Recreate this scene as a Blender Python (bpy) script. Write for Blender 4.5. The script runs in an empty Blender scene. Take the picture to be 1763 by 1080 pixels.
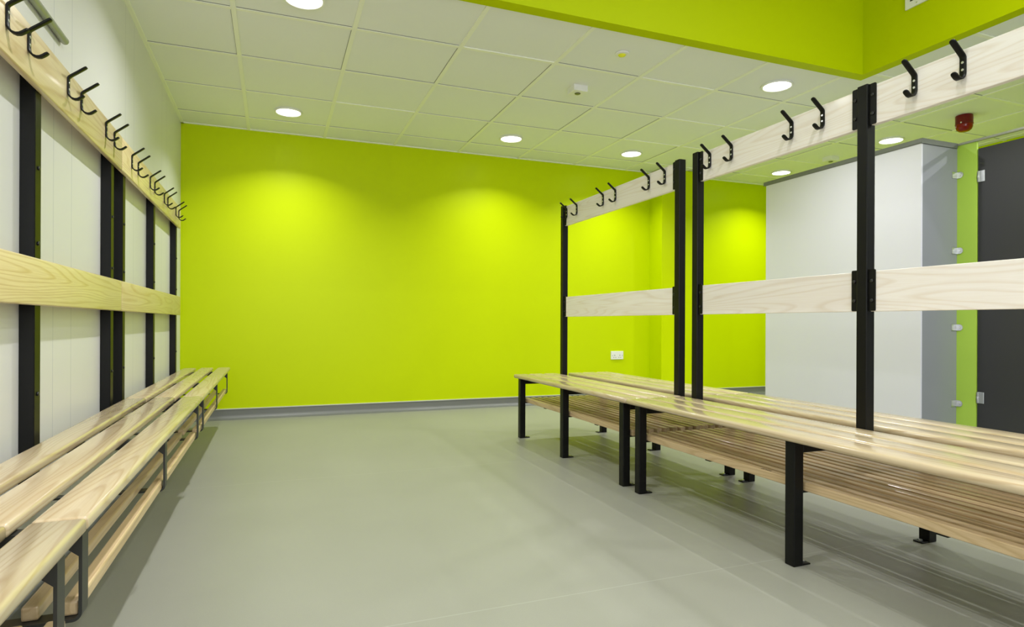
import bpy, bmesh, math, random
from mathutils import Vector, Matrix
PI = math.pi
random.seed(4)
scene = bpy.context.scene
col = scene.collection

# ------------------------------------------------------------------ numbers
H = 0.799                      # camera height
HC = 2.388                    # suspended ceiling
WL, WB, WR, WN = -0.697, 5.561, 5.89, -2.6      # left / back / right / near walls
GX0, GY0, TILE = -0.7964, 3.4321, 0.6           # ceiling grid origin
HOLE = (0.50, 3.557, -1.6, 2.923)              # opening of the raised ceiling (outer edge of soffit)
LIP = 0.074
HTOP = 3.25

# ------------------------------------------------------------------ materials
def new_mat(name):
    m = bpy.data.materials.new(name); m.use_nodes = True
    nt = m.node_tree
    return m, nt, nt.nodes['Principled BSDF']

def N(nt, typ, **kw):
    n = nt.nodes.new(typ)
    for k, v in kw.items():
        setattr(n, k, v)
    return n

def plain(name, rgb, rough=0.5, metal=0.0, spec=0.5, bump=0.0, bscale=200.0, var=0.0):
    m, nt, b = new_mat(name)
    b.inputs['Base Color'].default_value = (*rgb, 1)
    b.inputs['Roughness'].default_value = rough
    b.inputs['Metallic'].default_value = metal
    b.inputs['Specular IOR Level'].default_value = spec
    tc = N(nt, 'ShaderNodeTexCoord')
    no = N(nt, 'ShaderNodeTexNoise'); no.inputs['Scale'].default_value = bscale; no.inputs['Detail'].default_value = 3
    nt.links.new(tc.outputs['Object'], no.inputs['Vector'])
    if bump:
        bp = N(nt, 'ShaderNodeBump'); bp.inputs['Strength'].default_value = bump; bp.inputs['Distance'].default_value = 0.002
        nt.links.new(no.outputs['Fac'], bp.inputs['Height']); nt.links.new(bp.outputs['Normal'], b.inputs['Normal'])
    if var:
        mx = N(nt, 'ShaderNodeMix', data_type='RGBA')
        mx.inputs[6].default_value = tuple(c*(1-var) for c in rgb) + (1,)
        mx.inputs[7].default_value = tuple(min(1, c*(1+var)) for c in rgb) + (1,)
        nt.links.new(no.outputs['Fac'], mx.inputs[0]); nt.links.new(mx.outputs[2], b.inputs['Base Color'])
    return m

def emit(name, rgb, s):
    m, nt, b = new_mat(name)
    b.inputs['Base Color'].default_value = (0.9, 0.9, 0.9, 1)
    b.inputs['Emission Color'].default_value = (*rgb, 1)
    b.inputs['Emission Strength'].default_value = s
    return m

def wood(name, light, dark, rough=0.3, coat=0.3, contrast=1.0):
    """pale ash boards, the grain running along Y"""
    m, nt, b = new_mat(name)
    L = nt.links.new
    tc = N(nt, 'ShaderNodeTexCoord'); oi = N(nt, 'ShaderNodeObjectInfo')
    mp = N(nt, 'ShaderNodeMapping'); mp.inputs['Scale'].default_value = (7.0, 0.55, 7.0)
    off = N(nt, 'ShaderNodeVectorMath', operation='SCALE'); off.inputs[0].default_value = (17.3, 41.7, 29.1)
    L(oi.outputs['Random'], off.inputs['Scale'])
    add = N(nt, 'ShaderNodeVectorMath', operation='ADD')
    L(tc.outputs['Object'], mp.inputs['Vector']); L(mp.outputs['Vector'], add.inputs[0]); L(off.outputs['Vector'], add.inputs[1])
    no = N(nt, 'ShaderNodeTexNoise'); no.inputs['Scale'].default_value = 1.0; no.inputs['Detail'].default_value = 1.5
    no.inputs['Roughness'].default_value = 0.45; no.inputs['Distortion'].default_value = 0.25
    L(add.outputs['Vector'], no.inputs['Vector'])
    mul = N(nt, 'ShaderNodeMath', operation='MULTIPLY'); mul.inputs[1].default_value = 26.0
    L(no.outputs['Fac'], mul.inputs[0])
    fr = N(nt, 'ShaderNodeMath', operation='FRACT'); L(mul.outputs[0], fr.inputs[0])
    rp = N(nt, 'ShaderNodeValToRGB')
    e = rp.color_ramp.elements
    e[0].position = 0.0; e[0].color = (0.15, 0.15, 0.15, 1)
    e[1].position = 1.0; e[1].color = (0.35, 0.35, 0.35, 1)
    x = e.new(0.55); x.color = (0.1, 0.1, 0.1, 1)
    x = e.new(0.86); x.color = (0.95, 0.95, 0.95, 1)
    L(fr.outputs[0], rp.inputs['Fac'])
    # fine pores
    mp2 = N(nt, 'ShaderNodeMapping'); mp2.inputs['Scale'].default_value = (260.0, 7.0, 260.0)
    L(tc.outputs['Object'], mp2.inputs['Vector'])
    n2 = N(nt, 'ShaderNodeTexNoise'); n2.inputs['Scale'].default_value = 1.0; n2.inputs['Detail'].default_value = 2
    L(mp2.outputs['Vector'], n2.inputs['Vector'])
    # broad tone
    mp3 = N(nt, 'ShaderNodeMapping'); mp3.inputs['Scale'].default_value = (5.0, 0.8, 5.0)
    L(add.outputs['Vector'], mp3.inputs['Vector'])
    n3 = N(nt, 'ShaderNodeTexNoise'); n3.inputs['Scale'].default_value = 0.6
    L(mp3.outputs['Vector'], n3.inputs['Vector'])
    s1 = N(nt, 'ShaderNodeMath', operation='MULTIPLY'); s1.inputs[1].default_value = 0.50*contrast; L(rp.outputs['Color'], s1.inputs[0])
    s2 = N(nt, 'ShaderNodeMath', operation='MULTIPLY_ADD'); s2.inputs[1].default_value = 0.45*contrast; L(n2.outputs['Fac'], s2.inputs[0]); L(s1.outputs[0], s2.inputs[2])
    s3 = N(nt, 'ShaderNodeMath', operation='MULTIPLY_ADD'); s3.inputs[1].default_value = 0.55*contrast; L(n3.outputs['Fac'], s3.inputs[0]); L(s2.outputs[0], s3.inputs[2])
    s4 = N(nt, 'ShaderNodeMath', operation='SUBTRACT', use_clamp=True); s4.inputs[1].default_value = 0.35*contrast; L(s3.outputs[0], s4.inputs[0])
    mx = N(nt, 'ShaderNodeMix', data_type='RGBA')
    mx.inputs[6].default_value = (*light, 1); mx.inputs[7].default_value = (*dark, 1)
    L(s4.outputs[0], mx.inputs[0])
    # boards differ a little in tone
    hv = N(nt, 'ShaderNodeHueSaturation')
    mr = N(nt, 'ShaderNodeMapRange'); mr.inputs['To Min'].default_value = 0.9; mr.inputs['To Max'].default_value = 1.06
    L(oi.outputs['Random'], mr.inputs['Value']); L(mr.outputs['Result'], hv.inputs['Value'])
    L(mx.outputs[2], hv.inputs['Color']); L(hv.outputs['Color'], b.inputs['Base Color'])
    b.inputs['Roughness'].default_value = rough
    b.inputs['Coat Weight'].default_value = coat; b.inputs['Coat Roughness'].default_value = 0.12
    bp = N(nt, 'ShaderNodeBump'); bp.inputs['Strength'].default_value = 0.06; bp.inputs['Distance'].default_value = 0.001
    L(n2.outputs['Fac'], bp.inputs['Height']); L(bp.outputs['Normal'], b.inputs['Normal'])
    return m

M = {}
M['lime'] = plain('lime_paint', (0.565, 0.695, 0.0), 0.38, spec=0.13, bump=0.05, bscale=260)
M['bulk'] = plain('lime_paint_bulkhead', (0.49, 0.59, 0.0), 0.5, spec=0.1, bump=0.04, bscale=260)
M['white_paint'] = plain('white_paint', (0.78, 0.78, 0.76), 0.5, spec=0.4)
M['tile'] = plain('ceiling_tile', (0.85, 0.87, 0.84), 0.8, spec=0.15, bump=0.12, bscale=700, var=0.02)
M['tbar'] = plain('ceiling_grid_metal', (0.90, 0.92, 0.78), 0.6, spec=0.15)
M['black'] = plain('black_powder_coat', (0.0045, 0.0045, 0.004), 0.4, spec=0.22, bump=0.05, bscale=900)
M['blackbolt'] = plain('black_bolt', (0.014, 0.014, 0.015), 0.3, spec=0.5)
M['greycoat'] = plain('dark_grey_coat', (0.028, 0.029, 0.027), 0.42, spec=0.4)
M['steel'] = plain('bright_screw', (0.8, 0.8, 0.82), 0.25, metal=1.0)
M['chrome'] = plain('satin_metal', (0.75, 0.76, 0.8), 0.3, metal=1.0)
M['plastic'] = plain('white_plastic', (0.83, 0.83, 0.81), 0.35)
M['lens'] = plain('sensor_lens', (0.12, 0.13, 0.05), 0.3)
M['slot'] = plain('dark_slot', (0.02, 0.02, 0.018), 0.6)
M['panel'] = plain('white_laminate', (0.71, 0.70, 0.79), 0.35, spec=0.45)
M['panelgrey'] = plain('grey_laminate', (0.27, 0.28, 0.31), 0.3, spec=0.5)
M['rail'] = plain('grey_headrail', (0.15, 0.16, 0.145), 0.4, spec=0.5)
M['pilaster'] = plain('green_laminate', (0.45, 0.67, 0.085), 0.4)
M['frontrail'] = plain('front_headrail', (0.36, 0.37, 0.33), 0.45)
M['gap_shade'] = plain('tile_gap_shadow', (0.2, 0.21, 0.17), 0.8)
M['door'] = plain('charcoal_laminate', (0.034, 0.034, 0.037), 0.45, spec=0.4, bump=0.04, bscale=500)
M['band'] = plain('pale_band', (0.5, 0.5, 0.42), 0.5)
M['red'] = plain('red_lens', (0.15, 0.004, 0.005), 0.3, spec=0.35)
M['skirt'] = plain('grey_vinyl_skirting', (0.185, 0.19, 0.18), 0.4, spec=0.5)
M['cap'] = plain('skirting_capping', (0.62, 0.64, 0.52), 0.35)
M['tube'] = plain('grey_green_tube', (0.34, 0.37, 0.29), 0.25, spec=0.6)
M['burn'] = plain('burnt_lettering', (0.05, 0.025, 0.01), 0.8)
M['glow'] = emit('downlight_diffuser', (1.0, 0.99, 0.95), 9.0)
M['added_soft_light'] = emit('added_soft_light', (0.95, 0.98, 1.0), 1.0)
M['seat'] = wood('varnished_ash_seat', (0.63, 0.52, 0.355), (0.45, 0.32, 0.175), 0.26, 0.4, 1.15)
M['shelfwood'] = wood('ash_shelf_slat', (0.66, 0.50, 0.30), (0.42, 0.28, 0.13), 0.4, 0.15)
M['railwood'] = wood('pale_ash_rail', (0.96, 0.91, 0.90), (0.78, 0.665, 0.57), 0.42, 0.1, 1.0)
M['railwood_left'] = wood('ash_rail_bounce_tint', (0.81, 0.68, 0.43), (0.57, 0.40, 0.19), 0.3, 0.3, 1.25)  # same ash as the right rails, yellow bounce light put into the colour

SEAMS = (1.625, 3.30)
def floor_mat():
    m, nt, b = new_mat('grey_safety_vinyl'); L = nt.links.new
    tc = N(nt, 'ShaderNodeTexCoord')
    n1 = N(nt, 'ShaderNodeTexNoise'); n1.inputs['Scale'].default_value = 420; n1.inputs['Detail'].default_value = 3
    n2 = N(nt, 'ShaderNodeTexNoise'); n2.inputs['Scale'].default_value = 1.6; n2.inputs['Detail'].default_value = 4
    L(tc.outputs['Object'], n1.inputs['Vector']); L(tc.outputs['Object'], n2.inputs['Vector'])
    mx = N(nt, 'ShaderNodeMix', data_type='RGBA')
    mx.inputs[6].default_value = (0.240, 0.242, 0.205, 1); mx.inputs[7].default_value = (0.350, 0.350, 0.300, 1)
    ad = N(nt, 'ShaderNodeMath', operation='MULTIPLY_ADD'); ad.inputs[1].default_value = 0.5
    sb = N(nt, 'ShaderNodeMath', operation='MULTIPLY'); sb.inputs[1].default_value = 0.5
    L(n2.outputs['Fac'], sb.inputs[0]); L(n1.outputs['Fac'], ad.inputs[0]); L(sb.outputs[0], ad.inputs[2])
    L(ad.outputs[0], mx.inputs[0])
    # welded seams across the sheet
    sx = N(nt, 'ShaderNodeSeparateXYZ'); L(tc.outputs['Object'], sx.inputs[0])
    cur = mx.outputs[2]
    for y in SEAMS:
        d = N(nt, 'ShaderNodeMath', operation='SUBTRACT'); d.inputs[1].default_value = y; L(sx.outputs['Y'], d.inputs[0])
        a = N(nt, 'ShaderNodeMath', operation='ABSOLUTE'); L(d.outputs[0], a.inputs[0])
        c = N(nt, 'ShaderNodeMath', operation='LESS_THAN'); c.inputs[1].default_value = 0.0018; L(a.outputs[0], c.inputs[0])
        f = N(nt, 'ShaderNodeMath', operation='MULTIPLY'); f.inputs[1].default_value = 0.32; L(c.outputs[0], f.inputs[0])
        m2 = N(nt, 'ShaderNodeMix', data_type='RGBA'); m2.inputs[7].default_value = (0.50, 0.50, 0.47, 1)
        L(f.outputs[0], m2.inputs[0]); L(cur, m2.inputs[6]); cur = m2.outputs[2]
    L(cur, b.inputs['Base Color'])
    b.inputs['Roughness'].default_value = 0.42; b.inputs['Specular IOR Level'].default_value = 0.35
    bp = N(nt, 'ShaderNodeBump'); bp.inputs['Strength'].default_value = 0.12; bp.inputs['Distance'].default_value = 0.001
    L(n1.outputs['Fac'], bp.inputs['Height']); L(bp.outputs['Normal'], b.inputs['Normal'])
    return m
M['floor'] = floor_mat()

def cladding_mat():
    m, nt, b = new_mat('white_wall_cladding'); L = nt.links.new
    tc = N(nt, 'ShaderNodeTexCoord'); sx = N(nt, 'ShaderNodeSeparateXYZ'); L(tc.outputs['Object'], sx.inputs[0])
    cur = None
    for y in (0.35, 0.55, 1.43, 1.63, 2.509, 2.709, 3.587, 3.787, 4.667, 4.867):
        d = N(nt, 'ShaderNodeMath', operation='SUBTRACT'); d.inputs[1].default_value = y; L(sx.outputs['Y'], d.inputs[0])
        a = N(nt, 'ShaderNodeMath', operation='ABSOLUTE'); L(d.outputs[0], a.inputs[0])
        c = N(nt, 'ShaderNodeMath', operation='LESS_THAN'); c.inputs[1].default_value = 0.0022; L(a.outputs[0], c.inputs[0])
        if cur is None: cur = c.outputs[0]
        else:
            q = N(nt, 'ShaderNodeMath', operation='MAXIMUM'); L(cur, q.inputs[0]); L(c.outputs[0], q.inputs[1]); cur = q.outputs[0]
    mx = N(nt, 'ShaderNodeMix', data_type='RGBA')
    mx.inputs[6].default_value = (0.72, 0.715, 0.72, 1); mx.inputs[7].default_value = (0.52, 0.53, 0.58, 1)
    L(cur, mx.inputs[0]); L(mx.outputs[2], b.inputs['Base Color'])
    b.inputs['Roughness'].default_value = 0.4; b.inputs['Specular IOR Level'].default_value = 0.4
    mp = N(nt, 'ShaderNodeMapping'); mp.inputs['Scale'].default_value = (60, 60, 1.5); L(tc.outputs['Object'], mp.inputs['Vector'])
    n = N(nt, 'ShaderNodeTexNoise'); n.inputs['Scale'].default_value = 1; L(mp.outputs['Vector'], n.inputs['Vector'])
    bp = N(nt, 'ShaderNodeBump'); bp.inputs['Strength'].default_value = 0.05; bp.inputs['Distance'].default_value = 0.002
    L(n.outputs['Fac'], bp.inputs['Height']); L(bp.outputs['Normal'], b.inputs['Normal'])
    return m
M['clad'] = cladding_mat()

# ------------------------------------------------------------------ mesh helpers
def bx(bm, x0, x1, y0, y1, z0, z1, bev=0.0, seg=2, edges=None):
    """box; edges=None bevels all, 'y' bevels only edges running along y (same for x, z)"""
    vs = [bm.verts.new((x, y, z)) for x in (x0, x1) for y in (y0, y1) for z in (z0, z1)]
    q = [(0,1,3,2), (4,6,7,5), (0,4,5,1), (2,3,7,6), (0,2,6,4), (1,5,7,3)]
    fs = [bm.faces.new([vs[i] for i in f]) for f in q]
    if bev:
        es = set(e for f in fs for e in f.edges)
        if edges:
            ax = {'x': 0, 'y': 1, 'z': 2}[edges]
            es = {e for e in es if abs((e.verts[0].co - e.verts[1].co)[ax]) > 1e-6}
        bmesh.ops.bevel(bm, geom=list(es), offset=bev, segments=seg, affect='EDGES', profile=0.5)

def cyl(bm, c, r, h, axis='z', n=24, r2=None, bev=0.0):
    """closed cylinder starting at c and going h along +axis"""
    R = {'z': Matrix.Identity(3), 'x': Matrix.Rotation(PI/2, 3, 'Y'), 'y': Matrix.Rotation(-PI/2, 3, 'X')}[axis]
    prof = [(r, 0), (r if r2 is None else r2, h)]
    if bev:
        rr = r if r2 is None else r2
        s = 1 if h > 0 else -1
        prof = [(r, 0), (rr, h - s*bev), (rr - bev*0.35, h - s*bev*0.3), (rr - bev, h)]
    rings = []
    for (ra, z) in prof:
        rings.append([bm.verts.new(Vector(c) + R @ Vector((ra*math.cos(2*PI*i/n), ra*math.sin(2*PI*i/n), z))) for i in range(n)])
    for a, b_ in zip(rings, rings[1:]):
        for i in range(n):
            j = (i+1) % n
            bm.faces.new((a[i], a[j], b_[j], b_[i]))
    bm.faces.new(list(reversed(rings[0]))); bm.faces.new(rings[-1])

def lathe(bm, c, prof, n=32, cap0=True, cap1=True):
    rings = [[bm.verts.new((c[0]+r*math.cos(2*PI*i/n), c[1]+r*math.sin(2*PI*i/n), c[2]+z)) for i in range(n)] for r, z in prof]
    for a, b_ in zip(rings, rings[1:]):
        for i in range(n):
            j = (i+1) % n
            bm.faces.new((a[i], a[j], b_[j], b_[i]))
    if cap0: bm.faces.new(list(reversed(rings[0])))
    if cap1: bm.faces.new(rings[-1])

def wpos(o):
    v = Vector((0, 0, 0))
    while o is not None:
        v += o.location; o = o.parent
    return v

def obj(name, bm, mat, parent=None, smooth=False):
    if isinstance(bm, list):
        b2 = bmesh.new()
        for a in bm: bx(b2, *a)
        bm = b2
    bmesh.ops.recalc_face_normals(bm, faces=bm.faces[:])
    if parent is not None:
        bmesh.ops.translate(bm, verts=bm.verts[:], vec=-wpos(parent))
    me = bpy.data.meshes.new(name); bm.to_mesh(me); bm.free()
    me.materials.append(mat)
    o = bpy.data.objects.new(name, me); col.objects.link(o)
    if parent is not None: o.parent = parent
    if smooth:
        for p in me.polygons: p.use_smooth = True
        try: me.set_sharp_from_angle(angle=math.radians(40))
        except Exception: pass
    return o

def thing(name, label, cat, loc=(0, 0, 0), group=None):
    o = bpy.data.objects.new(name, None); col.objects.link(o)
    o.empty_display_size = 0.1
    o.location = loc; o['label'] = label; o['category'] = cat
    if name.startswith('ceiling_') or name.startswith('cubicle'): o['kind'] = 'thing'
    if group: o['group'] = group
    return o

def struct(name, bm, mat, parent=None):
    o = obj(name, bm, mat, parent)
    if parent is None: o['kind'] = 'structure'
    return o

def B():
    return bmesh.new()

# ------------------------------------------------------------------ room shell
T = 0.12
struct('floor', [(WL-T, WR+T, WN-T, WB+T, -0.1, 0)], M['floor'])
struct('wall_left', [(WL-T, WL, WN-T, WB+T, 0, HTOP+0.1)], M['clad'])
struct('wall_back', [(WL, WR+T, WB, WB+T, 0, HC+0.3)], M['lime'])
struct('wall_near', [(WL, WR+T, WN-T, WN, 0, HTOP+0.1)], M['white_paint'])
struct('wall_right', [(WR, WR+T, WN, WB, 0, HC+0.3)], M['lime'])
# pier boxed out of the back wall, behind the benches
struct('wall_pier', [(3.707, 4.15, 5.335, WB, 0, HC)], M['lime'])

# ceiling: tiles as one slab in pieces round the raised opening, with a T-bar grid
def ceiling():
    bm = B()
    z = HC + 0.006
    hx0, hx1, hy0, hy1 = HOLE
    X1, Y0, Y1 = WR, WN, WB
    for (a, b_, c, d) in ((WL, hx0, Y0, Y1), (hx1, X1, Y0, Y1), (hx0, hx1, hy1, Y1), (hx0, hx1, Y0, hy0)):
        bx(bm, a, b_, c, d, z, z+0.02)
    o = struct('ceiling', bm, M['tile'])
    g = B(); w = 0.012
    def seg(x0, x1, y0, y1, zz=HC):
        bx(g, x0, x1, y0, y1, zz, z+0.001)
    for i in range(-1, 16):
        x = GX0 + TILE*i
        if not (WL < x < X1): continue
        if hx0-0.02 < x < hx1+0.02:
            seg(x-w, x+w, hy1, Y1); seg(x-w, x+w, Y0, hy0)
        else: seg(x-w, x+w, Y0, Y1)
    for j in range(-11, 5):
        y = GY0 + TILE*j
        if not (Y0 < y < Y1): continue
        if hy0-0.02 < y < hy1+0.02:
            seg(WL, hx0, y-w, y+w, HC+0.0005); seg(hx1, X1, y-w, y+w, HC+0.0005)
        else: seg(WL, X1, y-w, y+w, HC+0.0005)
    struct('ceiling_grid', g, M['tbar'], o)
    # dark strips painted as shadow gaps between some tiles and the grid
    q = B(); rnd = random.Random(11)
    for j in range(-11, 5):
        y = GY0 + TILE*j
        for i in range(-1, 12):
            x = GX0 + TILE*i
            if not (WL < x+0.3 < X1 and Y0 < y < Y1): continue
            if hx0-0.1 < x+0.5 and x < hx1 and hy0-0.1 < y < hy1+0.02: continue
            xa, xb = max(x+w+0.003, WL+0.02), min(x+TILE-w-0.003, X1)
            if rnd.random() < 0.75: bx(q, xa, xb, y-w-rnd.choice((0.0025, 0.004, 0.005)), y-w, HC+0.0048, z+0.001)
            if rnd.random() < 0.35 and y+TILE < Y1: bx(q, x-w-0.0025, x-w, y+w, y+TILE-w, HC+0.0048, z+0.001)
    struct('ceiling_shadow_strip', q, M['gap_shade'], o)
    e = B()
    bx(e, WL, WL+0.022, Y0, Y1, HC-0.001, z+0.001); bx(e, WL, X1, Y1-0.02, Y1, HC-0.001, z+0.001)
    struct('ceiling_edge_angle', e, M['tbar'], o)
ceiling()

# raised ceiling over the near part of the room, closed by lime bulkheads with a soffit lip
hx0, hx1, hy0, hy1 = HOLE
lipz = HC - 0.004
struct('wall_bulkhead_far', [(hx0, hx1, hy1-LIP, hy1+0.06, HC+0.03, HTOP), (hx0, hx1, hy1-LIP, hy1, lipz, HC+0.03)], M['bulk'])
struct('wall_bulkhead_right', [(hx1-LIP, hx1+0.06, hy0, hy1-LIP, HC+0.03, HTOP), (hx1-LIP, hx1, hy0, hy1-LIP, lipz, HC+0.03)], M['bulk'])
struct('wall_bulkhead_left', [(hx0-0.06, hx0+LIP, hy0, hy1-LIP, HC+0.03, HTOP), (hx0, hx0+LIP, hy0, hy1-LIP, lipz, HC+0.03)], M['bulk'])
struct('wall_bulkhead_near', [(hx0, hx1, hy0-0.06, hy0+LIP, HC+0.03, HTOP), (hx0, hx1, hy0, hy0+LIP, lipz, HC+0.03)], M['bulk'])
struct('ceiling_raised', [(hx0-0.06, hx1+0.06, hy0-0.06, hy1+0.06, HTOP, HTOP+0.1)], M['white_paint'])

# coved vinyl skirting
def skirt(name, p0, p1, nrm):
    """p0-p1 along the wall foot, nrm into the room"""
    hgt, r = 0.076, 0.028
    prof = [(0.0, hgt), (0.003, hgt), (0.003, 0.03)]
    for k in range(1, 9):
        a = PI + (PI/2)*k/8
        prof.append((0.003 + r + r*math.cos(a), 0.002 + r + r*math.sin(a)))
    prof += [(0.085, 0.0018), (0.085, 0.0), (0.0, 0.0)]
    bm = B()
    ends = []
    for p in (p0, p1):
        ends.append([bm.verts.new((p[0]+nrm[0]*u, p[1]+nrm[1]*u, v)) for u, v in prof])
    n = len(prof)
    for i in range(n):
        j = (i+1) % n
        bm.faces.new((ends[0][i], ends[0][j], ends[1][j], ends[1][i]))
    bm.faces.new(ends[0]); bm.faces.new(list(reversed(ends[1])))
    o = struct(name, bm, M['skirt'])
    c = B()
    x0, x1 = sorted((p0[0], p1[0])); y0, y1 = sorted((p0[1], p1[1]))
    t = 0.007
    if nrm[0] == 0:
        if nrm[1] < 0: bx(c, x0, x1, y0-t, y0, hgt, hgt+0.008)
        else: bx(c, x0, x1, y0, y0+t, hgt, hgt+0.008)
    else:
        if nrm[0] < 0: bx(c, x0-t, x0, y0, y1, hgt, hgt+0.008)
        else: bx(c, x0, x0+t, y0, y1, hgt, hgt+0.008)
    struct('skirting_capping', c, M['cap'], o)
    return o
skirt('baseboard_back', (WL, WB), (3.707, WB), (0, -1))
skirt('baseboard_back_right', (4.15, WB), (WR, WB), (0, -1))
skirt('baseboard_pier', (3.707, 5.335), (4.15, 5.335), (0, -1))
skirt('baseboard_left', (WL, -2.6), (WL, WB-0.09), (1, 0))

# ------------------------------------------------------------------ coat hook
def hook_mesh():
    """plate in the YZ plane at u=0, arms reach out along +u (x); width along y; thickness 4 mm"""
    prof = [(0.0540, 0.0705, .3), (0.0527, 0.0694, .72), (0.0490, 0.0665, 1), (0.0290, 0.0505, 1), (0.0100, 0.0355, 1), (0.0045, 0.0305, 1), (0.0022, 0.0255, 1),
            (0.002, 0.0, 1), (0.002, -0.020, 1), (0.0030, -0.0265, 1), (0.0065, -0.0335, 1), (0.0125, -0.0390, 1), (0.0205, -0.0415, 1), (0.0285, -0.0400, 1),
            (0.0360, -0.0350, 1), (0.0420, -0.0300, 1), (0.0458, -0.0268, .72), (0.0470, -0.0257, .3)]
    bm = B(); hw, th = 0.0095, 0.0026
    rings = []
    n = len(prof)
    for i, (u, v, w) in enumerate(prof):
        a = prof[max(0, i-1)]; b_ = prof[min(n-1, i+1)]
        t = Vector((b_[0]-a[0], b_[1]-a[1])).normalized(); nn = Vector((-t.y, t.x))
        ww = hw*w
        ring = []
        for (sy, sn) in ((-1, -.55), (-.86, -1), (.86, -1), (1, -.55), (1, .55), (.86, 1), (-.86, 1), (-1, .55)):
            ring.append(bm.verts.new((u + nn.x*th*sn, ww*sy, v + nn.y*th*sn)))
        rings.append(ring)
    for a, b_ in zip(rings, rings[1:]):
        for i in range(8):
            j = (i+1) % 8
            bm.faces.new((a[i], a[j], b_[j], b_[i]))
    bm.faces.new(list(reversed(rings[0]))); bm.faces.new(rings[-1])
    bmesh.ops.recalc_face_normals(bm, faces=bm.faces[:])
    me = bpy.data.meshes.new('coat_hook'); bm.to_mesh(me); bm.free(); me.materials.append(M['black'])
    for p in me.polygons: p.use_smooth = True
    me.set_sharp_from_angle(angle=math.radians(50))
    return me
HOOK = hook_mesh()
def screw_mesh():
    bm = B(); cyl(bm, (0, 0, 0), 0.0042, 0.0016, 'x', 14, bev=0.0008)
    bx(bm, 0.0012, 0.0018, -0.0028, 0.0028, -0.0005, 0.0005)
    me = bpy.data.meshes.new('screw'); bm.to_mesh(me); bm.free(); me.materials.append(M['steel'])
    return me
SCREW = screw_mesh()
def bolt_mesh():
    bm = B(); cyl(bm, (0, 0, 0), 0.0062, 0.0045, 'x', 16, bev=0.002)
    me = bpy.data.meshes.new('bolt'); bm.to_mesh(me); bm.free(); me.materials.append(M['blackbolt'])
    for p in me.polygons: p.use_smooth = True
    return me
BOLT = bolt_mesh()
def put(mesh, name, parent, loc, flip=False):
    o = bpy.data.objects.new(name, mesh); col.objects.link(o); o.parent = parent
    o.location = Vector(loc) - wpos(parent)
    if flip: o.rotation_euler.z = PI
    return o
def hook(parent, x, y, z, flip=False):
    h = put(HOOK, 'coat_hook', parent, (x, y, z), flip)
    for dv in (0.011, -0.011):
        s = bpy.data.objects.new('screw', SCREW); col.objects.link(s); s.parent = h; s.location = (0.0039, 0, dv)
    return h

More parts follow.
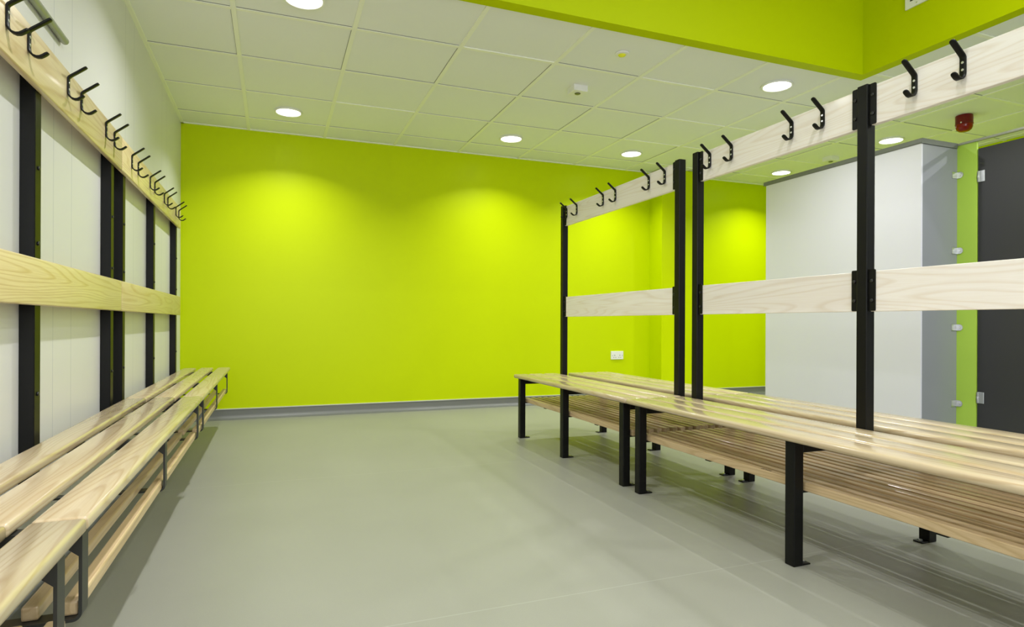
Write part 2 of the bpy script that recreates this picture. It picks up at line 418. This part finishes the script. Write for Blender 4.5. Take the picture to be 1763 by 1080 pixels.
# ------------------------------------------------------------------ double sided island bench (right)
XC = 1.935
def island_bench(label, y0, y1, frames, posted, hooks, shelf, lugs, bear, stamp=None):
    """y0..y1 seat slats; frames = near face of each leg frame"""
    t = thing('island_changing_bench', label, 'bench', (XC, (y0+y1)/2, 0), 'double sided island benches on the right')
    lw = 0.04
    # seat slats
    for side in (-1, 1):
        for k in range(3):
            a = (0.035 if side < 0 else 0.062) + 0.1145*k; b_ = a + 0.099
            xa, xb = sorted((XC + side*a, XC + side*b_))
            bm = B(); bx(bm, xa, xb, y0+0.0006, y1-0.0006, 0.412, 0.438, 0.010, 3)
            obj('seat_slat', bm, M['seat'], t, True)
    # frames
    for fy in frames:
        for side in (-1, 1):
            xo = XC + side*0.342; xi = XC + side*0.302
            xa, xb = sorted((xo, xi))
            bm = B(); bx(bm, xa, xb, fy, fy+lw, 0.0, 0.412, 0.003, 2)
            leg = obj('leg', bm, M['black'], t)
            fp = B(); xa, xb = sorted((xi - side*0.034, xi + side*0.002))
            bx(fp, xa, xb, fy+0.002, fy+lw-0.002, 0.0, 0.005, 0.001, 1)
            f = obj('foot_plate', fp, M['black'], leg)
            bb = B(); cyl(bb, (xi - side*0.018, fy+lw/2, 0.005), 0.007, 0.005, 'z', 6); obj('floor_bolt', bb, M['chrome'], leg)
        bm = B(); bx(bm, XC-0.302, XC+0.302, fy, fy+lw, 0.374, 0.412, 0.002, 1)
        obj('cross_tube', bm, M['black'], t)
        bm = B(); bx(bm, XC-0.303, XC+0.303, fy+0.006, fy+lw-0.004, 0.2395, 0.246)
        obj('shelf_bearer', bm, M['black'], t)
    for by in bear:
        bm = B(); bx(bm, XC-0.29, XC+0.29, by, by+0.03, 0.241, 0.246)
        obj('shelf_bearer', bm, M['black'], t)
    # shelf slats, each a batten of its own
    for k in range(13):
        xa = 1.640 + 0.0468*k
        bm = B(); bx(bm, xa, xa+0.028, shelf[0], shelf[1], 0.246, 0.275, 0.003, 2)
        s = obj('shelf_slat', bm, M['shelfwood'], t)
        if stamp and k == 0:
            cu = bpy.data.curves.new('burnt_stamp', 'FONT'); cu.body = 'EDSEL'; cu.size = 0.019; cu.extrude = 0.0002
            tmp = bpy.data.objects.new('tmp', cu); col.objects.link(tmp)
            bpy.context.view_layer.update()
            me = bpy.data.meshes.new_from_object(tmp); bpy.data.objects.remove(tmp)
            me.materials.clear(); me.materials.append(M['burn'])
            o = bpy.data.objects.new('burnt_stamp', me); col.objects.link(o); o.parent = s
            o.rotation_euler = (0, 0, -PI/2)
            o.location = Vector((xa+0.007, stamp, 0.2751)) - wpos(t)
    # uprights
    for fy in posted:
        bm = B(); bx(bm, XC-0.02, XC+0.02, fy, fy+lw, 0.374, 1.634, 0.003, 2)
        obj('upright', bm, M['black'], t)
    # rails
    ra, rb = lugs[0][0], lugs[-1][0]
    segs = [(posted[i+1]+lw, posted[i]) for i in range(len(posted)-1)]
    xf = 1.928
    for (sa, sb) in segs:
        for (nm, z0, z1) in (('hook_rail', 1.488, 1.625), ('back_rail', 0.843, 0.983)):
            bm = B(); bx(bm, xf, xf+0.020, sa+0.006, sb-0.006, z0, z1, 0.002, 2)
            r = obj(nm, bm, M['railwood'], t)
            # flat lugs welded to the uprights, bolted over the rail ends
            for (pa, pb) in ((sa-0.006, sa+0.026), (sb-0.026, sb+0.006)):
                pm = B(); bx(pm, xf-0.0045, xf, pa, pb, z0+0.002, z1+0.006, 0.004, 2, 'x')
                lg = obj('rail_lug', pm, M['black'], t)
                for bz in (z0+0.038, z1-0.034):
                    put(BOLT, 'bolt', lg, (xf-0.0045, (pa+pb)/2 + (0.004 if pa < sa else -0.004), bz), True)
        for hy in hooks:
            if sa < hy < sb: hook(t, xf, hy, 1.574, True)
    return t

island_bench('far double sided slatted changing bench with hook rail, nearest the green back wall', 2.5555, 4.03,
             (3.951, 3.279, 2.607), (3.951, 2.607), (3.917, 3.763, 3.404, 3.254, 2.897, 2.749), (2.595, 3.985), ((0, 0),), (3.64, 2.96))
island_bench('near double sided slatted changing bench running out of the right edge, next to the cubicle', 0.55, 2.5545,
             (2.464, 1.548, 0.632), (2.464, 1.548, 0.632), (2.388, 2.240, 1.893, 1.744, 1.387, 1.237, 0.89, 0.74), (0.60, 2.515), ((0, 0),), (2.03, 1.09), stamp=1.757)

# ------------------------------------------------------------------ wall bench (left)
RJ = 0.028          # the rails joint a little further along than the seats
def wall_bench(label, y0, y1, frames, hooks):
    t = thing('wall_changing_bench', label, 'bench', (WL, (y0+y1)/2, 0), 'wall benches along the left wall')
    zs = 0.452
    for k in range(3):
        xa = -0.622 + 0.1155*k
        bm = B(); bx(bm, xa, xa+0.086, y0+0.0008, y1-0.0008, zs-0.026, zs, 0.008, 3)
        obj('seat_slat', bm, M['seat'], t, True)
    for fy in frames:
        bm = B(); bx(bm, WL, -0.658, fy, fy+0.05, 0.25, 1.60, 0.002, 1)
        p = obj('upright', bm, M['black'], t)
        for bz in (0.58, 1.03, 1.255):
            put(BOLT, 'bolt', p, (-0.658, fy+0.025, bz))
        # cantilever bracket: one flat bar bent into a loop under the seat
        yb0, yb1 = fy+0.008, fy+0.046
        top, bot, xo, r, th = zs-0.0265, 0.2605, -0.318, 0.016, 0.0055
        outer = [(xo, top), (xo, bot+r)]; inner = [(xo-th, top), (xo-th, bot+r)]
        ri = r-th
        for k in range(1, 7):
            a = (PI/2)*k/6
            outer.append((xo-r+r*math.cos(a), bot+r-r*math.sin(a))); inner.append((xo-r+ri*math.cos(a), bot+r-ri*math.sin(a)))
        outer.append((-0.660, bot)); inner.append((-0.660, bot+th))
        bm = B()
        rows = [[bm.verts.new((p[0], y, p[1])) for p in (o_, i_) for y in (yb0, yb1)] for o_, i_ in zip(outer, inner)]
        for a, b_ in zip(rows, rows[1:]):
            for q, w in ((0, 1), (1, 3), (3, 2), (2, 0)):
                bm.faces.new((a[q], a[w], b_[w], b_[q]))
        bm.faces.new([rows[0][q] for q in (0, 1, 3, 2)]); bm.faces.new([rows[-1][q] for q in (0, 1, 3, 2)])
        bx(bm, -0.660, xo-th, yb0, yb1, top-0.026, top)
        g0 = [bm.verts.new((x, yb0, z)) for x, z in ((xo-th, top-0.026), (xo-th, top-0.048), (xo-th-0.026, top-0.026))]
        g1 = [bm.verts.new((v.co.x, yb1, v.co.z)) for v in g0]
        bm.faces.new(g0); bm.faces.new(list(reversed(g1)))
        for q in range(3):
            w = (q+1) % 3
            bm.faces.new((g0[q], g0[w], g1[w], g1[q]))
        obj('bracket', bm, M['greycoat'], t)
    for xa in (-0.355, -0.414, -0.473, -0.532):
        bm = B(); bx(bm, xa, xa+0.027, y0+0.035, y1-0.035, 0.266, 0.292, 0.004, 2)
        obj('shelf_slat', bm, M['shelfwood'], t)
    for (nm, z0, z1) in (('hook_rail', 1.479, 1.630), ('back_rail', 0.844, 0.981)):
        bm = B(); bx(bm, -0.658, -0.638, y0+RJ+0.001, y1 + (RJ - 0.001 if y1 < 5 else -0.035), z0, z1, 0.005, 3)
        obj(nm, bm, M['railwood_left'], t, True)
    for hy in hooks: hook(t, -0.638, hy, 1.565 if y0 > 3 else 1.576)
    return t
wall_bench('farthest of the wall benches along the left wall, ending by the green wall', 3.203, 5.140, (5.022, 4.135, 3.345),
           (4.99, 4.85, 4.50, 4.365, 4.032, 3.892, 3.568, 3.42))
wall_bench('middle wall bench on the left, between the far one and the near one', 1.289, 3.202, (3.118, 2.207, 1.300),
           (3.072, 2.93, 2.585, 2.434, 2.082, 1.933, 1.585, 1.433))
wall_bench('nearest wall bench on the left, only its seat corner showing bottom left', -0.70, 1.288, (1.163, 0.28, -0.60),
           (1.05, 0.90, 0.55, 0.40, 0.05, -0.10, -0.45, -0.60))

# ------------------------------------------------------------------ cubicle
PX, PY0, PY1, FX, PT = 4.0, 2.832, 4.211, 4.356, 2.0
def feet(parent, pts):
    for (x, y) in pts:
        bm = B(); cyl(bm, (x, y, 0), 0.024, 0.006, 'z', 20); cyl(bm, (x, y, 0.006), 0.011, 0.086, 'z', 16)
        obj('support_foot', bm, M['chrome'], parent)
t = thing('cubicle_partition', 'white laminate partition with grey end panel and headrail behind the right bench', 'partition', (4.03, 3.5, 0))
bm = B(); bx(bm, PX, PX+0.014, PY0, PY1, 0.09, PT); obj('white_panel', bm, M['panel'], t)['label'] = 'white laminate panel'
bm = B(); bx(bm, PX+0.014, FX-0.001, PY0, PY0+0.014, 0.09, PT); obj('end_panel', bm, M['panelgrey'], t)['label'] = 'grey end panel'
bm = B(); bx(bm, PX-0.009, PX+0.023, PY0-0.008, PY1+0.022, PT, PT+0.034, 0.006, 3, 'y'); bx(bm, PX+0.023, FX-0.010, PY0-0.008, PY0+0.024, PT, PT+0.034)
obj('headrail', bm, M['rail'], t)['label'] = 'dark grey headrail'
feet(t, ((PX+0.007, PY0+0.15), (PX+0.007, PY1-0.12), (PX+0.2, PY0+0.007)))
for z in (1.817, 1.302, 0.779, 0.261):
    bm = B(); e = 0.021
    # angle bracket: one ear on the green pilaster, one on the grey panel
    bx(bm, FX-0.055, FX-0.001, PY0-0.0035, PY0, z-e, z+e)
    vs = []
    for xx in (FX-0.004, FX-0.001):
        ring = [bm.verts.new((xx, PY0, z-e)), bm.verts.new((xx, PY0, z+e))]
        for k in range(0, 11):
            a = PI/2 + PI*k/10
            ring.append(bm.verts.new((xx, PY0-0.020 + e*math.cos(a), z + e*math.sin(a))))
        vs.append(ring)
    n = len(vs[0])
    for i in range(n):
        j = (i+1) % n
        bm.faces.new((vs[0][i], vs[0][j], vs[1][j], vs[1][i]))
    bm.faces.new(vs[0]); bm.faces.new(list(reversed(vs[1])))
    br = obj('angle_bracket', bm, M['chrome'], t)
    s = B(); cyl(s, (FX-0.004, PY0-0.020, z), 0.0085, -0.003, 'x', 16, bev=0.0012); obj('screw', s, M['steel'], br)

t = thing('cubicle', 'cubicle front with lime pilaster and hinged charcoal door at right edge', 'cubicle', (4.39, 2.4, 0))
bm = B(); bx(bm, FX, FX+0.016, 2.708, PY0+0.02, 0.09, PT+0.018); obj('pilaster', bm, M['pilaster'], t)['label'] = 'lime green pilaster'
bm = B(); bx(bm, FX+0.006, FX+0.020, 2.02, 2.702, 0.09, 1.968)
d = obj('door', bm, M['door'], t); d['label'] = 'charcoal grey door'
for z in (1.782, 0.315):
    h = B(); bx(h, FX-0.003, FX+0.006, 2.693, 2.702, z-0.037, z+0.037, 0.002, 2); bx(h, FX+0.002, FX+0.006, 2.660, 2.702, z-0.037, z+0.037, 0.001, 1)
    cyl(h, (FX+0.001, 2.6975, z-0.007), 0.0075, 0.014, 'z', 14)
    obj('hinge', h, M['chrome'], d)['label'] = 'chrome hinge'
bm = B(); bx(bm, FX, FX+0.016, 1.88, 2.014, 0.09, PT+0.018); obj('pilaster', bm, M['pilaster'], t)
bm = B(); bx(bm, FX-0.008, FX+0.022, 1.86, PY0+0.022, PT+0.018, PT+0.034, 0.004, 2, 'y'); obj('headrail', bm, M['frontrail'], t)['label'] = 'pale metal headrail'
feet(t, ((FX+0.008, 2.76), (FX+0.008, 1.95)))
struct('wall_cubicle_row', [(FX, FX+0.016, -2.6, 1.86, 0.0, PT)], M['panelgrey'])

# ------------------------------------------------------------------ ceiling fittings
LAMPS = []
def downlight(label, x, y):
    t = thing('downlight', label, 'ceiling light', (x, y, HC), 'round recessed downlights in the tiled ceiling')
    bm = B()
    lathe(bm, (x, y, HC), [(0.088, 0.005), (0.100, 0.003), (0.103, -0.001), (0.100, -0.006), (0.090, -0.007), (0.086, -0.003), (0.086, 0.005)], 40, False, False)
    obj('trim_ring', bm, M['plastic'], t, True)
    bm = B(); lathe(bm, (x, y, HC), [(0.086, -0.0005), (0.06, -0.0025), (0.02, -0.003)], 40, True, True)
    obj('diffuser', bm, M['glow'], t, True)['label'] = 'glowing white diffuser'
downlight('downlight at the top edge over the left side, half cut off by the frame', 0.133, 3.198)
downlight('downlight over the left part of the green wall, second from the left wall', 0.100, 4.968)
downlight('downlight over the middle of the green back wall', 1.908, 4.968)
downlight('downlight in front of the green wall just above the far hook rail', 3.124, 4.989)
downlight('downlight below the lime bulkhead, above the near hook rail', 3.130, 3.201)
downlight('downlight between the black upright and the red alarm', 4.971, 3.787)
downlight('small distant downlight at the corner of the white partition', 4.971, 5.022)

# passive infrared sensor boxes
def sensor(label, x, y, ang):
    t = thing('ceiling_motion_sensor', label, 'sensor', (x, y, HC), 'white motion sensors on the ceiling')
    bm = B(); bx(bm, -0.052, 0.052, -0.052, 0.052, -0.034, 0.012, 0.004, 2)
    bmesh.ops.rotate(bm, verts=bm.verts[:], cent=(0, 0, 0), matrix=Matrix.Rotation(ang, 3, 'Z')); bmesh.ops.translate(bm, verts=bm.verts[:], vec=(x, y, HC))
    obj('housing', bm, M['plastic'], t)
    bm = B(); lathe(bm, (x, y, HC-0.034), [(0.020, 0.001), (0.020, -0.003), (0.015, -0.006)], 24); obj('lens', bm, M['lens'], t)
sensor('white square motion sensor on a tile in the middle of the ceiling', 1.915, 3.735, math.radians(0))
sensor('small white motion sensor above the white partition', 4.965, 4.40, math.radians(0))

t = thing('emergency_downlight', 'tiny round emergency light on the ceiling near the lime bulkhead', 'light', (1.912, 3.160, HC))
bm = B(); lathe(bm, (1.912, 3.160, HC), [(0.040, 0.004), (0.040, -0.003), (0.034, -0.006), (0.024, -0.006)], 28); obj('bezel', bm, M['plastic'], t)
bm = B(); lathe(bm, (1.912, 3.160, HC-0.006), [(0.024, 0.001), (0.019, -0.006), (0.007, -0.010)], 24); obj('lens', bm, plain('lens_lime_reflection', (0.85, 0.88, 0.03), 0.15), t, True)  # reflection of the lime paint put into the lens colour

t = thing('ceiling_fire_alarm', 'dark red fire alarm sounder hanging from the ceiling', 'alarm', (4.905, 3.140, HC))
bm = B(); lathe(bm, (4.905, 3.140, HC), [(0.055, 0.003), (0.057, -0.002), (0.057, -0.058), (0.059, -0.060), (0.059, -0.064), (0.056, -0.066)], 36); obj('base', bm, M['red'], t, True)
bm = B(); lathe(bm, (4.905, 3.140, HC-0.066), [(0.056, 0.001), (0.055, -0.018), (0.048, -0.036), (0.034, -0.048), (0.016, -0.053)], 36)
obj('dome', bm, plain('red_dome', (0.24, 0.006, 0.004), 0.2, spec=0.4), t, True)
for (dx, dy, dz) in ((0.03, -0.05, -0.022), (-0.057, -0.014, -0.058)):
    bm = B(); bx(bm, 4.905+dx-0.004, 4.905+dx+0.004, 3.140+dy-0.004, 3.140+dy+0.004, HC+dz-0.005, HC+dz+0.005, 0.001, 1); obj('fixing_clip', bm, M['plastic'], t)

# ------------------------------------------------------------------ wall fittings
t = thing('wall_socket', 'white double power socket low on the green wall', 'socket', (3.3175, WB, 0.4665))
bm = B(); bx(bm, 3.2445, 3.3905, WB-0.011, WB, 0.4235, 0.5095, 0.003, 2); obj('face_plate', bm, M['plastic'], t)
for cx in (3.2875, 3.3475):
    bm = B()
    bx(bm, cx-0.003, cx+0.003, WB-0.0115, WB-0.0108, 0.4615, 0.4715)
    for s in (-1, 1): bx(bm, cx+s*0.011-0.0035, cx+s*0.011+0.0035, WB-0.0115, WB-0.0108, 0.4415, 0.4475)
    obj('pin_holes', bm, M['slot'], t)
for cx in (3.2615, 3.3745):
    bm = B(); bx(bm, cx-0.005, cx+0.005, WB-0.015, WB-0.0105, 0.4575, 0.4755, 0.001, 1); obj('switch', bm, M['plastic'], t)
    bm = B(); bx(bm, cx-0.002, cx+0.002, WB-0.0156, WB-0.0149, 0.4635, 0.469); obj('switch_mark', bm, M['slot'], t)

t = thing('wall_vent', 'white plastic grille on the lime bulkhead at the top edge', 'vent', (3.483, 2.44, 2.75))
XV = hx1-LIP
bm = B(); bx(bm, XV-0.012, XV, 2.31, 2.561, 2.653, 2.90, 0.003, 2); obj('grille_frame', bm, M['plastic'], t)
for k in range(8):
    z = 2.690+0.024*k
    bm = B(); bx(bm, XV-0.0135, XV-0.0118, 2.345, 2.528, z, z+0.008); obj('grille_slot', bm, M['slot'], t)
for (yy, zz) in ((2.488, 2.668), (2.38, 2.668)):
    bm = B(); cyl(bm, (XV-0.0118, yy, zz), 0.004, -0.002, 'x', 12); obj('screw', bm, M['chrome'], t)

t = thing('wall_tube', 'grey green tube fixed along the left wall above the coat hooks', 'tube', (WL+0.02, 1.7, 1.776))
bm = B()
cyl(bm, (WL+0.0135, 0.95, 1.776), 0.0125, 1.63, 'y', 20, bev=0.006); obj('pipe', bm, M['tube'], t, True)
for y in (1.1, 2.0):
    bm = B(); bx(bm, WL, WL+0.02, y, y+0.02, 1.769, 1.783); obj('wall_clip', bm, M['tube'], t)

# ------------------------------------------------------------------ lights
def spot(x, y, z, p, size=112, blend=0.45, rad=0.06, c=(1.0, 0.985, 0.95)):
    l = bpy.data.lights.new('lamp', 'SPOT'); l.energy = p; l.spot_size = math.radians(size); l.spot_blend = blend
    l.shadow_soft_size = rad; l.color = c
    o = bpy.data.objects.new('lamp', l); col.objects.link(o); o.location = (x, y, z)
    return o
def disk(x, y, z, p, spread=122, size=0.05, c=(0.985, 0.985, 1.0)):
    l = bpy.data.lights.new('lamp', 'AREA'); l.shape = 'DISK'; l.size = size; l.energy = p; l.spread = math.radians(spread); l.color = c
    o = bpy.data.objects.new('lamp', l); col.objects.link(o); o.location = (x, y, z)
    return o
P = 13.8
zl = HC - 0.012
for (x, y) in ((0.100, 4.968), (1.908, 4.968), (3.124, 4.989), (4.971, 5.022)):
    disk(x, y, zl, 10.0, 128)
for (x, y) in ((0.133, 3.198), (3.130, 3.201), (0.15, 1.42), (0.15, -0.4), (3.95, 1.9), (3.95, 0.4)):
    disk(x, y, zl, P, 152)
for (x, y) in ((4.971, 3.787), (4.971, 2.0), (4.971, 0.2)):
    disk(x, y, zl, P*1.35, 152)
for (x, y) in ((2.9, 1.1), (1.3, 1.1), (2.9, -0.7), (1.3, -0.7)):
    disk(x, y, HTOP-0.03, P*0.85, 150)
def area(x, y, z, sx, sy, p, c=(1, 1, 1)):
    l = bpy.data.lights.new('added_soft_light', 'AREA'); l.shape = 'RECTANGLE'; l.size = sx; l.size_y = sy; l.energy = p; l.color = c
    o = bpy.data.objects.new('added_soft_light', l); col.objects.link(o); o.location = (x, y, z)
    return o
area(2.1, 0.4, HTOP-0.02, 1.6, 2.4, 22, (0.97, 0.98, 1.0))  # soft fill lamp added under the raised ceiling, out of view

# cool area lamp added as daylight of an unseen window behind the camera
dl = area(0.6, WN+0.05, 1.45, 2.6, 1.3, 70, (0.86, 0.92, 1.0)); dl.rotation_euler = (PI/2, 0, 0)
w = bpy.data.worlds.new('world'); scene.world = w; w.use_nodes = True
w.node_tree.nodes['Background'].inputs['Color'].default_value = (0.8, 0.85, 0.9, 1)
w.node_tree.nodes['Background'].inputs['Strength'].default_value = 0.1

# ------------------------------------------------------------------ camera
cam = bpy.data.cameras.new('camera'); co = bpy.data.objects.new('camera', cam); col.objects.link(co)
f, yaw, y0, roll = 1061.12, 0.3693, 555.84, 0.0042
cam.sensor_fit = 'HORIZONTAL'; cam.sensor_width = 36.0; cam.lens = f*36.0/1763
cam.shift_y = (y0-540)/1763.0
cam.clip_start = 0.02
co.location = (0, 0, H); co.rotation_euler = (Matrix.Rotation(-yaw, 3, 'Z') @ Matrix.Rotation(PI/2, 3, 'X') @ Matrix.Rotation(roll, 3, 'Z')).to_euler()
scene.camera = co
scene.view_settings.view_transform = 'Standard'
scene.view_settings.look = 'None'
scene.view_settings.exposure = 0.0
scene.cycles.max_bounces = 10
scene.cycles.diffuse_bounces = 6
scene.cycles.sample_clamp_indirect = 6.0
scene.cycles.caustics_reflective = False
